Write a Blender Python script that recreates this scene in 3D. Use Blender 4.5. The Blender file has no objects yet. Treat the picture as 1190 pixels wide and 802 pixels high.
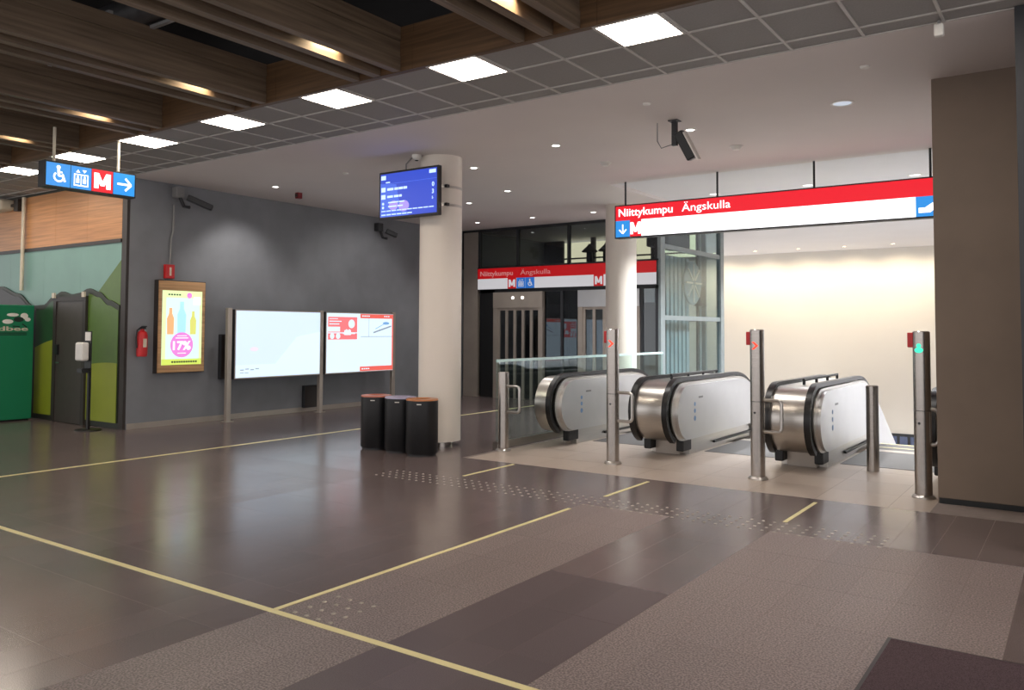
import bpy, bmesh, math, random
from mathutils import Vector, Matrix
random.seed(7)
C = bpy.context.scene.collection
scene = bpy.context.scene
PI = math.pi

# ------------------------------------------------------------------ camera
CAM_H = 1.65
FPX, YAW, PIT, ROL, CY = 950.6, math.radians(34.93), math.radians(2.393), math.radians(0.238), 343.7
fw = Vector((-math.sin(YAW)*math.cos(PIT), math.cos(YAW)*math.cos(PIT), math.sin(PIT)))
r0 = Vector((math.cos(YAW), math.sin(YAW), 0)); u0 = r0.cross(fw)
rt = r0*math.cos(ROL) + u0*math.sin(ROL); up = u0*math.cos(ROL) - r0*math.sin(ROL)
cd = bpy.data.cameras.new('camera'); cam = bpy.data.objects.new('camera', cd); C.objects.link(cam)
M = Matrix((rt, up, -fw)).transposed().to_4x4(); M.translation = (0, 0, CAM_H); cam.matrix_world = M
cd.sensor_width = 36; cd.sensor_fit = 'HORIZONTAL'; cd.lens = 36*FPX/1190; cd.shift_y = -(401-CY)/1190
cd.clip_start = .05; cd.clip_end = 200
scene.camera = cam
def project(p):
    d = Vector(p) - Vector((0, 0, CAM_H)); w = max(d.dot(fw), .01)
    return 595 + FPX*d.dot(rt)/w, CY - FPX*d.dot(up)/w

# ------------------------------------------------------------------ world, exposure
scene.view_settings.view_transform = 'Standard'; scene.view_settings.look = 'None'
scene.view_settings.exposure = 0.15; scene.view_settings.gamma = 1; scene.view_settings.use_curve_mapping = False
world = bpy.data.worlds.new('world'); scene.world = world; world.use_nodes = True
bg = world.node_tree.nodes['Background']; bg.inputs[0].default_value = (1.0, .965, .965, 1); bg.inputs[1].default_value = 1.25
LP_PANEL = 26.0       # ceiling light panels
SPOT_DOWN = 75.0      # recessed downlights in the white ceiling
SPOT_VOID = 1150.0     # added lamps above the escalators, hidden behind the long sign
SPOT_WASH = 120.0      # wall washers on the far wall
SPOT_BEAM = 45.0      # lamps inside the timber beams

# ------------------------------------------------------------------ materials
MATS = {}
def lin(c): return tuple((v/12.92 if v <= .04045 else ((v+.055)/1.055)**2.4) for v in [x/255 for x in c]) + (1,)
def principled(name):
    m = bpy.data.materials.new(name); m.use_nodes = True
    return m, m.node_tree, m.node_tree.nodes['Principled BSDF']
def mat(name, rgb, rough=.5, metal=0, var=.08, scale=8, bump=0, spec=.5, coat=0, stretch=None):
    """plain surface with a little procedural mottling"""
    if name in MATS: return MATS[name]
    m, t, b = principled(name); n, l = t.nodes, t.links
    col = lin(rgb)
    geo = n.new('ShaderNodeNewGeometry'); mp = n.new('ShaderNodeMapping'); l.new(geo.outputs['Position'], mp.inputs[0])
    if stretch: mp.inputs['Scale'].default_value = stretch
    nz = n.new('ShaderNodeTexNoise'); nz.inputs['Scale'].default_value = scale; nz.inputs['Detail'].default_value = 5; l.new(mp.outputs[0], nz.inputs[0])
    cr = n.new('ShaderNodeValToRGB'); l.new(nz.outputs[0], cr.inputs[0])
    cr.color_ramp.elements[0].position = .3; cr.color_ramp.elements[1].position = .7
    cr.color_ramp.elements[0].color = tuple(c*(1-var) for c in col[:3])+(1,); cr.color_ramp.elements[1].color = tuple(min(1, c*(1+var)) for c in col[:3])+(1,)
    l.new(cr.outputs[0], b.inputs['Base Color'])
    b.inputs['Roughness'].default_value = rough; b.inputs['Metallic'].default_value = metal; b.inputs['Specular IOR Level'].default_value = spec
    b.inputs['Coat Weight'].default_value = coat; b.inputs['Coat Roughness'].default_value = .08
    if bump:
        bp = n.new('ShaderNodeBump'); bp.inputs['Strength'].default_value = bump; bp.inputs['Distance'].default_value = .01
        l.new(nz.outputs[0], bp.inputs['Height']); l.new(bp.outputs[0], b.inputs['Normal'])
    MATS[name] = m; return m
def emit(name, rgb, strength):
    if name in MATS: return MATS[name]
    m, t, b = principled(name)
    b.inputs['Base Color'].default_value = tuple(.22*c for c in lin(rgb)[:3])+(1,); b.inputs['Roughness'].default_value = .35
    b.inputs['Emission Color'].default_value = lin(rgb); b.inputs['Emission Strength'].default_value = strength
    MATS[name] = m; return m
def glass(name, tint, ior=1.45, rough=0.0):
    if name in MATS: return MATS[name]
    m = bpy.data.materials.new(name); m.use_nodes = True; t = m.node_tree; n, l = t.nodes, t.links
    n.remove(n['Principled BSDF'])
    tr = n.new('ShaderNodeBsdfTransparent'); tr.inputs[0].default_value = tint+(1,)
    gl = n.new('ShaderNodeBsdfGlossy'); gl.inputs['Roughness'].default_value = rough; gl.inputs[0].default_value = (.9, .95, 1, 1)
    lw = n.new('ShaderNodeLayerWeight'); pw = n.new('ShaderNodeMath'); pw.operation = 'POWER'; pw.inputs[1].default_value = 5; l.new(lw.outputs['Facing'], pw.inputs[0])
    r_0 = ((ior-1)/(ior+1))**2; fr = n.new('ShaderNodeMath'); fr.operation = 'MULTIPLY_ADD'; fr.inputs[1].default_value = 1-r_0; fr.inputs[2].default_value = r_0; l.new(pw.outputs[0], fr.inputs[0])
    mx = n.new('ShaderNodeMixShader'); l.new(fr.outputs[0], mx.inputs[0]); l.new(tr.outputs[0], mx.inputs[1]); l.new(gl.outputs[0], mx.inputs[2])
    l.new(mx.outputs[0], n['Material Output'].inputs[0]); MATS[name] = m; return m
def granite(name, rgb, rough, speck, scale, bump=0, spec=.5, tilevar=.12, rvar=.0):
    m, t, b = principled(name); n, l = t.nodes, t.links
    col = lin(rgb); geo = n.new('ShaderNodeNewGeometry'); oi = n.new('ShaderNodeObjectInfo')
    vo = n.new('ShaderNodeTexNoise'); vo.inputs['Scale'].default_value = scale; vo.inputs['Detail'].default_value = 3; l.new(geo.outputs['Position'], vo.inputs[0])
    cr = n.new('ShaderNodeValToRGB'); l.new(vo.outputs[0], cr.inputs[0])
    e = cr.color_ramp.elements; e[0].position = .40; e[1].position = .62
    e[0].color = tuple(c*(1-speck) for c in col[:3])+(1,); e[1].color = tuple(min(1, c*(1+speck)) for c in col[:3])+(1,)
    n2 = n.new('ShaderNodeTexNoise'); n2.inputs['Scale'].default_value = 1.3; n2.inputs['Detail'].default_value = 4; l.new(geo.outputs['Position'], n2.inputs[0])
    ad = n.new('ShaderNodeMath'); ad.operation = 'MULTIPLY_ADD'; ad.inputs[1].default_value = tilevar; l.new(oi.outputs['Random'], ad.inputs[0]); ad.inputs[2].default_value = 1-tilevar/2-.08
    a2 = n.new('ShaderNodeMath'); a2.operation = 'MULTIPLY_ADD'; a2.inputs[1].default_value = .16; l.new(n2.outputs[0], a2.inputs[0]); l.new(ad.outputs[0], a2.inputs[2])
    vm = n.new('ShaderNodeVectorMath'); vm.operation = 'SCALE'; l.new(cr.outputs[0], vm.inputs[0]); l.new(a2.outputs[0], vm.inputs['Scale'])
    l.new(vm.outputs[0], b.inputs['Base Color']); b.inputs['Specular IOR Level'].default_value = spec
    rm = n.new('ShaderNodeMath'); rm.operation = 'MULTIPLY_ADD'; rm.inputs[1].default_value = .1; rm.inputs[2].default_value = rough-.05
    l.new(n2.outputs[0], rm.inputs[0]); l.new(rm.outputs[0], b.inputs['Roughness'])
    if bump:
        bp = n.new('ShaderNodeBump'); bp.inputs['Strength'].default_value = bump; bp.inputs['Distance'].default_value = .004
        l.new(vo.outputs[0], bp.inputs['Height']); l.new(bp.outputs[0], b.inputs['Normal'])
    MATS[name] = m; return m
def wood(name, rgb, rough=.45, axis='y', var=.35, spec=.4):
    m, t, b = principled(name); n, l = t.nodes, t.links; col = lin(rgb)
    geo = n.new('ShaderNodeNewGeometry'); mp = n.new('ShaderNodeMapping'); l.new(geo.outputs['Position'], mp.inputs[0])
    mp.inputs['Scale'].default_value = {'y': (14, .5, 14), 'x': (.5, 14, 14), 'z': (14, 14, .5)}[axis]
    nz = n.new('ShaderNodeTexNoise'); nz.inputs['Scale'].default_value = 2.2; nz.inputs['Detail'].default_value = 6; l.new(mp.outputs[0], nz.inputs[0])
    cr = n.new('ShaderNodeValToRGB'); l.new(nz.outputs[0], cr.inputs[0]); e = cr.color_ramp.elements; e[0].position = .3; e[1].position = .7
    e[0].color = tuple(c*(1-var) for c in col[:3])+(1,); e[1].color = tuple(min(1, c*(1+var)) for c in col[:3])+(1,)
    l.new(cr.outputs[0], b.inputs['Base Color']); b.inputs['Roughness'].default_value = rough; b.inputs['Specular IOR Level'].default_value = spec
    MATS[name] = m; return m

# floor stones
granite('stone_polished', (106, 94, 93), .21, .25, 220, spec=.8)
granite('stone_honed', (92, 80, 82), .36, .25, 200, spec=.4)
granite('stone_rough', (130, 117, 115), .40, .44, 92, bump=.06, spec=.4)
granite('stone_brown', (110, 97, 93), .24, .25, 170, spec=.75)
granite('stone_light', (172, 158, 146), .34, .12, 200, spec=.4)
mat('grout', (132, 120, 115), .8); mat('grout_light', (120, 110, 102), .8)
wood('beam_wood', (108, 92, 76), .5); wood('fascia_wood', (92, 68, 45), .5, 'x')
wood('panel_wood', (186, 132, 84), .4, 'x', .22); wood('frame_wood', (184, 144, 102), .45, 'y', .25)
mat('ceiling_white', (216, 208, 204), .75, var=.02, scale=1)
mat('void_white', (222, 220, 222), .7, var=.02, scale=1)
mat('tile_grey', (142, 139, 136), .7, var=.06, scale=60, bump=.05)
mat('grid_grey', (186, 182, 178), .5)
mat('wall_grey', (122, 124, 129), .55, var=.10, scale=1.6, bump=.05)
mat('wall_brown', (122, 106, 92), .6, var=.10, scale=1.4, bump=.06)
mat('dark_trim', (46, 40, 37), .5); mat('black', (14, 15, 17), .45, var=.15); mat('black_rubber', (9, 9, 11), .35)
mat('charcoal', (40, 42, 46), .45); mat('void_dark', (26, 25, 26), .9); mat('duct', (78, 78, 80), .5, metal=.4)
mat('steel', (176, 170, 164), .27, metal=1, var=.06, scale=5, stretch=(1, 1, 20))
mat('steel_brushed', (196, 192, 186), .3, metal=1, var=.05, scale=3, stretch=(1, 1, 30))
mat('steel_panel', (206, 206, 206), .34, metal=1, var=.04, scale=2)
mat('steel_lift', (168, 158, 148), .38, metal=.45, var=.05, scale=3)
mat('column_white', (226, 217, 206), .5, var=.02, scale=1)
mat('warm_wall', (228, 222, 212), .7, var=.015, scale=.8)
mat('white_plastic', (224, 222, 216), .4, var=.03); mat('grey_plastic', (130, 130, 130), .4)
mat('red_paint', (190, 22, 26), .35, var=.05); mat('white_metal', (214, 210, 204), .4, var=.03)
mat('strip_yellow', (238, 226, 168), .35, var=.05); mat('stud_steel', (176, 168, 158), .3, metal=.6)
mat('mat_fibre', (84, 70, 74), .95, var=.45, scale=190, bump=.5, spec=.1)
mat('teal_wall', (112, 152, 142), .4, var=.05, scale=2); mat('hill_dark', (38, 66, 30), .4); mat('hill_green', (78, 108, 36), .4, var=.05)
mat('hill_lime', (138, 150, 34), .4, var=.06, scale=2); mat('hill_forest', (30, 76, 38), .4); mat('edge_dark', (44, 50, 40), .5)
mat('hill_grey', (58, 60, 62), .5)
mat('cabinet_green', (24, 122, 84), .35, var=.05, scale=2); mat('door_dark', (64, 58, 54), .45); mat('print_white', (230, 226, 220), .5)
mat('print_dark', (22, 40, 32), .5); mat('print_cream', (206, 196, 176), .5)
mat('glass_edge', (190, 220, 216), .2)
mat('bin_black', (20, 21, 24), .42, var=.1); mat('rim_orange', (196, 116, 92), .35); mat('rim_copper', (188, 120, 72), .35); mat('rim_lilac', (176, 170, 196), .35)
glass('clear_glass', (.86, .95, .93)); glass('dark_glass', (.62, .65, .66), 1.7); glass('tint_glass', (.78, .84, .84), 1.4)
emit('panel_light', (255, 240, 222), LP_PANEL); emit('down_light', (255, 250, 244), 9); emit('down_warm', (255, 226, 180), 9); emit('void_light', (250, 252, 255), 1.6); emit('down_dim', (190, 205, 220), .7)
emit('lamp_warm', (255, 206, 140), 14)
emit('sign_red', (226, 22, 40), 1.0); emit('sign_white', (255, 252, 255), 1.5); emit('sign_blue', (40, 140, 220), 1.0)
emit('sign_mark', (255, 252, 255), 1.35)
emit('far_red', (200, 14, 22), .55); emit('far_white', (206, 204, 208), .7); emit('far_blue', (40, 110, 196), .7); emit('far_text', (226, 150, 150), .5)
emit('board_white', (212, 230, 250), .98); emit('board_white2', (220, 238, 250), .98); emit('board_red', (240, 122, 126), .95); emit('board_red2', (234, 100, 88), .92); emit('board_spot', (232, 222, 238), .98); emit('board_pink', (246, 176, 180), .9); emit('board_blue', (120, 170, 220), .9); emit('board_grey', (150, 162, 176), .8)
emit('scr_blue', (44, 70, 186), 1.1); emit('scr_blue2', (74, 110, 226), .9); emit('scr_text', (186, 212, 255), 1.3); emit('scr_glow', (170, 150, 235), .9)
emit('post_green', (216, 236, 170), 1.1); emit('post_mint', (206, 238, 230), 1.1); emit('post_lime', (206, 224, 96), 1.0); emit('post_orange', (240, 168, 116), 1.1); emit('post_blue', (164, 216, 246), 1.1); emit('post_yellow', (214, 214, 110), 1.0); emit('post_pink', (226, 130, 212), 1.0); emit('post_white', (248, 250, 246), 1.0); emit('post_dark', (66, 84, 52), .4)
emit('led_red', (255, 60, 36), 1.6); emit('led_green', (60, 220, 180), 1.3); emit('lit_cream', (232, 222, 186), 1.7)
emit('lift_lamp', (255, 250, 240), 3)

# ------------------------------------------------------------------ mesh helpers
def box(bm, x0, x1, y0, y1, z0, z1, bev=0):
    vs = [bm.verts.new((x, y, z)) for x in (x0, x1) for y in (y0, y1) for z in (z0, z1)]
    fs = [bm.faces.new([vs[i] for i in q]) for q in ((0, 1, 3, 2), (4, 6, 7, 5), (0, 4, 5, 1), (2, 3, 7, 6), (0, 2, 6, 4), (1, 5, 7, 3))]
    if bev:
        es = list({e for f in fs for e in f.edges})
        bmesh.ops.bevel(bm, geom=es, offset=bev, segments=2, affect='EDGES', profile=.5)
def lathe(bm, prof, c=(0, 0, 0), n=32, axis='z'):
    rings = []
    for r, z in prof:
        ring = []
        for i in range(n):
            a = 2*PI*i/n; p = (r*math.cos(a), r*math.sin(a), z)
            if axis == 'x': p = (p[2], p[0], p[1])
            if axis == 'y': p = (p[0], p[2], p[1])
            ring.append(bm.verts.new((c[0]+p[0], c[1]+p[1], c[2]+p[2])))
        rings.append(ring)
    for a, b in zip(rings, rings[1:]):
        for i in range(n): bm.faces.new((a[i], a[(i+1) % n], b[(i+1) % n], b[i]))
    bm.faces.new(rings[0][::-1]); bm.faces.new(rings[-1])
def tube(bm, pts, r, n=10):
    pts = [Vector(p) for p in pts]; rings = []
    prev = None
    for i, p in enumerate(pts):
        d = (pts[min(i+1, len(pts)-1)] - pts[max(i-1, 0)]).normalized()
        a = prev if prev else (Vector((0, 0, 1)) if abs(d.z) < .9 else Vector((1, 0, 0)))
        s = d.cross(a).normalized(); t = s.cross(d).normalized(); prev = t
        rings.append([bm.verts.new(p + (s*math.cos(2*PI*k/n) + t*math.sin(2*PI*k/n))*r) for k in range(n)])
    for a, b in zip(rings, rings[1:]):
        for k in range(n): bm.faces.new((a[k], a[(k+1) % n], b[(k+1) % n], b[k]))
    bm.faces.new(rings[0][::-1]); bm.faces.new(rings[-1])
def arc(c, r, a0, a1, n=8): return [(c[0]+r*math.cos(a0+(a1-a0)*i/n), c[1]+r*math.sin(a0+(a1-a0)*i/n)) for i in range(n+1)]
def prism(bm, poly, f0, f1):
    """extrude a 2-D outline between two mapping functions (u,v)->xyz"""
    a = [bm.verts.new(f0(*p)) for p in poly]; b = [bm.verts.new(f1(*p)) for p in poly]
    n = len(poly); bm.faces.new(a); bm.faces.new(b[::-1])
    for i in range(n): bm.faces.new((a[i], b[i], b[(i+1) % n], a[(i+1) % n]))
def obj(name, bm, m, parent=None, smooth=False, loc=None):
    bmesh.ops.recalc_face_normals(bm, faces=bm.faces)
    me = bpy.data.meshes.new(name); bm.to_mesh(me); bm.free()
    if m: me.materials.append(MATS[m])
    if smooth:
        for p in me.polygons: p.use_smooth = True
        try: me.set_sharp_from_angle(angle=math.radians(35))
        except Exception: pass
    o = bpy.data.objects.new(name, me); C.objects.link(o)
    if parent: o.parent = parent
    if loc: o.location = loc
    return o
def B(name, m, parent, *boxes, bev=0):
    bm = bmesh.new()
    for b in boxes: box(bm, *b, bev=bev)
    return obj(name, bm, m, parent)
def L(name, m, parent, prof, c, n=32, axis='z'):
    bm = bmesh.new(); lathe(bm, prof, c, n, axis); return obj(name, bm, m, parent, True)
def T(name, m, parent, pts, r, n=10):
    bm = bmesh.new(); tube(bm, pts, r, n); return obj(name, bm, m, parent, True)
def thing(name, label, cat, group=None):
    o = bpy.data.objects.new(name, None); C.objects.link(o); o.empty_display_size = .1
    o['label'] = label; o['category'] = cat
    if group: o['group'] = group
    return o
def base_at(o, p):
    """move an Empty to the thing's base, keeping its already built parts in place"""
    o.location = p
    for ch in o.children: ch.location = Vector(ch.location) - Vector(p)
def struct(o, label=None):
    o['kind'] = 'structure'
    if label: o['label'] = label
    return o
def sempty(name, label):
    o = bpy.data.objects.new(name, None); C.objects.link(o); return struct(o, label)
# flat prints: poly lists in (u,v), laid on a plane.  face '-y': u=x ; face '+x': u=y
def plane_map(face, d, t):
    if face == '-y': return (lambda u, v: (u, d, v)), (lambda u, v: (u, d-t, v))
    return (lambda u, v: (d, u, v)), (lambda u, v: (d+t, u, v))
def F(name, m, parent, face, d, polys, t=.004):
    bm = bmesh.new(); f0, f1 = plane_map(face, d, t)
    for p in polys: prism(bm, p, f0, f1)
    o = obj(name, bm, m, parent)
    if len(polys) > 1 and not name.startswith('pictogram'): o['kind'] = 'stuff'
    return o
def R_(u0, u1, v0, v1): return [(u0, v0), (u1, v0), (u1, v1), (u0, v1)]
def disc(u, v, r, n=24, ry=None): return [(u+r*math.cos(2*PI*i/n), v+(ry or r)*math.sin(2*PI*i/n)) for i in range(n)]
def bar(p, q, w):
    d = Vector((q[0]-p[0], q[1]-p[1])).normalized(); n = Vector((-d.y, d.x))*w/2
    return [(p[0]+n.x, p[1]+n.y), (p[0]-n.x, p[1]-n.y), (q[0]-n.x, q[1]-n.y), (q[0]+n.x, q[1]+n.y)]
def ring(u, v, r, w, a0=0, a1=2*PI, n=18):
    return [bar((u+r*math.cos(a0+(a1-a0)*i/n), v+r*math.sin(a0+(a1-a0)*i/n)), (u+r*math.cos(a0+(a1-a0)*(i+1)/n), v+r*math.sin(a0+(a1-a0)*(i+1)/n)), w) for i in range(n)]
def text(name, s, m, parent, face, d, u0, v0, h, width=None, bold=.0, t=.004):
    cu = bpy.data.curves.new('glyphs', 'FONT'); cu.body = s; cu.size = 1; cu.offset = bold; cu.extrude = .01; cu.resolution_u = 3
    o = bpy.data.objects.new('glyphs', cu); C.objects.link(o)
    dg = bpy.context.evaluated_depsgraph_get(); me = bpy.data.meshes.new_from_object(o.evaluated_get(dg))
    bpy.data.objects.remove(o); bpy.data.curves.remove(cu)
    xs = [v.co.x for v in me.vertices]; x0, x1 = min(xs), max(xs)
    sc = h/.7; sx = (width/(x1-x0)) if width else sc
    f0, f1 = plane_map(face, d, t)
    for v in me.vertices: v.co = (f1 if v.co.z > 0 else f0)(u0+(v.co.x-x0)*sx, v0+v.co.y*sc)
    me.materials.append(MATS[m]); me.name = name
    o = bpy.data.objects.new(name, me); C.objects.link(o); o.parent = parent; return o
def spot(name, loc, target, energy, angle, col=(1, .95, .9), blend=.6, size=.05, parent=None):
    ld = bpy.data.lights.new(name, 'SPOT'); ld.energy = energy; ld.spot_size = math.radians(angle); ld.spot_blend = blend; ld.color = col; ld.shadow_soft_size = size
    o = bpy.data.objects.new(name, ld); C.objects.link(o); o.location = loc
    o.rotation_euler = (Vector(target)-Vector(loc)).to_track_quat('-Z', 'Y').to_euler()
    if parent: o.parent = parent; o.location = Vector(loc)-parent.location
    return o

# ================================================================== THE SETTING
CEIL = 4.14; FAR_Y = 16.2; BACK_Y = 27.0; XL = -12.827; VX0, VX1 = -6.55, -1.185
# ---- floor: slab with recessed joints and single stones
floor = B('floor', 'grout', None, (-24, 5, -3, 8.37, -.3, -.0006), (-24, VX0, 8.37, 21, -.3, -.0006), (VX1, 5, 8.37, 9.2, -.3, -.0006))
struct(floor, 'dark granite tiled station floor')
B('landing_slab', 'grout_light', floor, (VX0, VX1, 8.37, 9.4, -.3, -.0006), (VX0, -.57, 9.4, 11.9, -.3, -.0006))
XP, YP = .2975, .669
xs = [-.37 - XP*k for k in range(-4, 52)]; ys = [2.15 + YP*k for k in range(-2, 22)]
def zone(x, y):
    if y > 6.833: return 'stone_polished'
    if x > -.37: return 'stone_polished'
    if x > -2.18: return 'stone_rough'
    if x > -3.06: return 'stone_polished' if y > 4.826 else 'stone_honed'
    if x > -3.95: return 'stone_rough'
    if x > -6.6: return 'stone_polished'
    if x > -9.9: return 'stone_brown'
    return 'stone_polished'
cells = []
for k in range(len(xs)-1):
    for j in range(len(ys)-1):
        x1, x0 = xs[k], xs[k+1]; y0, y1 = ys[j], ys[j+1]
        if y0 < 8.3 < y1: y1 = 8.37 if x0 > VX0-.2 else y1
        if x0 > VX0-.2 and y0 >= 8.1 and not (y0 < 8.2): continue
        if y0 > 15.8: continue
        pts = [project(p) for p in ((x0, y0, 0), (x1, y0, 0), (x1, y1, 0), (x0, y1, 0))]
        cx = sum(p[0] for p in pts)/4; cyy = sum(p[1] for p in pts)/4
        ar = abs(sum(pts[i][0]*pts[(i+1) % 4][1]-pts[(i+1) % 4][0]*pts[i][1] for i in range(4)))/2
        vis = -60 < cx < 1250 and 420 < cyy < 830
        cells.append((ar if vis else 0, x0, x1, y0, y1))
cells.sort(reverse=True)
tile_me = {}
def tile_obj(x0, x1, y0, y1, m, name='floor_tile', g=.0011):
    w, h = round(x1-x0, 3), round(y1-y0, 3); key = (w, h, m)
    if key not in tile_me:
        bm = bmesh.new(); box(bm, -w/2+g, w/2-g, -h/2+g, h/2-g, -.02, 0)
        bmesh.ops.recalc_face_normals(bm, faces=bm.faces); me = bpy.data.meshes.new(name); bm.to_mesh(me); bm.free(); me.materials.append(MATS[m]); tile_me[key] = me
    o = bpy.data.objects.new(name, tile_me[key]); C.objects.link(o); o.parent = floor; o.location = ((x0+x1)/2, (y0+y1)/2, 0); return o
rest = {}
for i, (a, x0, x1, y0, y1) in enumerate(cells):
    m = zone((x0+x1)/2, (y0+y1)/2)
    if i < 300: tile_obj(x0, x1, y0, y1, m)
    else: rest.setdefault(m, []).append((x0+.0011, x1-.0011, y0+.0011, y1-.0011, -.02, 0))
for m, bs in rest.items(): B('floor_tiles', m, floor, *bs)['kind'] = 'stuff'
lx = [VX0]+[-1.54-.67*k for k in range(7, -1, -1)]+[VX1]; lx = sorted(x for x in lx)
ly = [8.37, 9.04, 9.71, 10.38, 11.05, 11.9]
for a, b in zip(lx, lx[1:]):
    for c, d in zip(ly, ly[1:]): tile_obj(a, b, c, d, 'stone_light', 'landing_tile', .0018)
# guide strips and tactile studs let into the floor
def strip(x0, x1, y0, y1): B('guide_strip', 'strip_yellow', floor, (x0, x1, y0, y1, -.01, .003))
strip(-9.84, 2.5, 3.166, 3.21); strip(-3.952, -3.916, 3.215, 6.58); strip(-9.895, -9.845, -2, 15.9)
for x, y in ((-5.77, 7.32), (-3.93, 7.25), (-2.15, 7.21)): strip(x-.018, x+.018, y, y+.99)
bm = bmesh.new(); lathe(bm, [(.015, -.004), (.014, .003), (.010, .005)], n=10)
bmesh.ops.recalc_face_normals(bm, faces=bm.faces); sm = bpy.data.meshes.new('tactile_stud'); bm.to_mesh(sm); bm.free(); sm.materials.append(MATS['stud_steel'])
studs = [(-1.316-.1*i, 6.80+.115*j) for i in range(54) for j in range(4)] + [(-3.8+.1*i, 3.247+.113*j) for i in range(4) for j in range(4)]
for x, y in studs:
    o = bpy.data.objects.new('tactile_stud', sm); C.objects.link(o); o.parent = floor; o.location = (x, y, 0)

# ---- walls
wl = B('wall_left', 'wall_grey', None, (XL-.3, XL, 7.38, FAR_Y+5, -.3, CEIL+.6)); struct(wl, 'grey plastered wall behind the information board')
struct(B('trim_1', 'dark_trim', None, (XL-.14, XL+.004, 7.33, 7.38, 0, CEIL)), 'dark metal edge at the corner of the grey wall')
struct(B('baseboard_left', 'steel_lift', None, (XL, XL+.012, 7.40, 15.9, 0, .09)), 'low metal skirting along the grey wall')
wr = B('wall_right', 'wall_brown', None, (VX1, 5, 8.911, 9.4, -.3, CEIL+.6), (-.55, 5, 9.4, BACK_Y+.3, -7, CEIL+.6)); struct(wr, 'brown-grey wall right of the escalators')
struct(B('wall_bounce_cladding', 'void_white', None, (-.57, -.55, 9.42, BACK_Y, -7, 4.19)), 'unseen white cladding added beside the escalator descent to bounce light')  # unseen cladding, added in white to reflect light onto the escalators
struct(B('baseboard_right', 'black', None, (VX1+.01, 5, 8.885, 8.911, 0, .05)), 'thin black skirting of the brown wall')
struct(B('wall_portal', 'charcoal', None, (-.385, .5, 7.25, 8.911, 0, CEIL)), 'dark wall return at the right edge')
wb = B('wall_back', 'warm_wall', None, (-16, -.5, BACK_Y, BACK_Y+.3, -2.0, 4.3), (-16, -.5, BACK_Y+.05, BACK_Y+.3, -7, -2.0)); struct(wb, 'cream lit wall far behind the escalators')
struct(B('wall_void', 'void_white', None, (VX0-.1, VX0+.0, 11.9, BACK_Y, -7, -.01)), 'white side of the escalator opening below the floor')
lowf = struct(B('floor_lower', 'stone_light', None, (VX0, -.5, 11.9, BACK_Y, -7.2, -7)), 'lower level floor')
w1 = struct(B('window_1', 'charcoal', None, (-6.4, -3.4, BACK_Y-.04, BACK_Y+.02, -3.4, -1.42)), 'dark window band low on the cream wall')
for i in range(10): B('window_pane', 'dark_pane' if 'dark_pane' in MATS else (mat('dark_pane', (88, 98, 128), .2) and 'dark_pane'), w1, (-6.33+.29*i, -6.12+.29*i, BACK_Y-.06, BACK_Y-.03, -3.3, -1.5))
# ---- ceilings
ce = B('ceiling', 'ceiling_white', None, (XL, -.39, 7.31, 12.35, CEIL, CEIL+.35), (-.39, 5, 7.31, 8.95, CEIL, CEIL+.35), (XL, -6.6, 12.35, FAR_Y+.05, CEIL, CEIL+.35))
struct(ce, 'smooth white plaster ceiling')
struct(B('ceiling_void', 'void_white', None, (-6.6, -.55, 12.35, BACK_Y, 4.2, 4.5), (-16, -6.6, FAR_Y+.05, BACK_Y, 4.2, 4.5)), 'white ceiling above the escalator shaft')
band = struct(B('ceiling_grid', 'void_dark', None, (-24, 3.2, 5.84, 7.31, CEIL+.03, CEIL+.3)), 'band of square grey metal ceiling tiles')
cx = [-2.67+.6*k for k in range(9, -29, -1)]; cy = [5.80, 6.375, 7.06, 7.31]
panel_cols = {}
tm = {}
PX = [-1.47-1.8*k for k in range(-1, 9)]            # left edges of the light panels
for k in range(len(cx)-1):
    x1, x0 = cx[k], cx[k+1]
    for j in range(3):
        if j == 0 and any(abs(x0-p) < .05 for p in PX): continue
        h = cy[j+1]-cy[j]
        if j not in tm:
            bm = bmesh.new(); box(bm, -.286, .286, -h/2+.014, h/2-.014, 0, .03); bmesh.ops.recalc_face_normals(bm, faces=bm.faces)
            me = bpy.data.meshes.new('ceiling_tile'); bm.to_mesh(me); bm.free(); me.materials.append(MATS['tile_grey']); tm[j] = me
        o = bpy.data.objects.new('ceiling_tile', tm[j]); C.objects.link(o); o.parent = band; o.location = ((x0+x1)/2, (cy[j]+cy[j+1])/2, CEIL+.008)
for x in cx: B('grid_bar', 'grid_grey', band, (x-.012, x+.012, 5.80, 7.31, CEIL-.002, CEIL+.03))
for y in cy[1:3]: B('grid_bar', 'grid_grey', band, (-24, 3.2, y-.012, y+.012, CEIL-.001, CEIL+.03))
B('grid_bar', 'grid_grey', band, (-24, 3.2, 7.292, 7.31, CEIL-.001, CEIL+.03))
# wood fascia between band and beams
fa = struct(B('trim_2', 'fascia_wood', None, (-24, 3.2, 5.80, 5.84, CEIL-.003, CEIL+.44)), 'brown timber fascia along the tiled ceiling band')
for a in range(-19, 3, 2): B('plank', 'fascia_wood', fa, (a-.2+.002, a+1.8-.002, 5.775, 5.80, CEIL-.003, CEIL+.435))
roof = struct(B('ceiling_upper', 'void_dark', None, (-24, 3.2, -3, 5.84, 5.6, 5.7), (-24, 3.2, 5.84, 5.9, CEIL+.44, 5.7)), 'dark slab above the timber beams')
for a, b, y, r in ((-19, 3, 4.9, .16), (-19, 3, 3.2, .22)): T('duct', 'duct', roof, [(a, y, 5.15), (b, y, 5.15)], r, 14)
for x in (-4.6, -6.6, -8.5): T('conduit', 'grey_plastic', roof, [(x, -2, 4.95), (x, 5.8, 4.95)], .018, 8)

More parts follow.
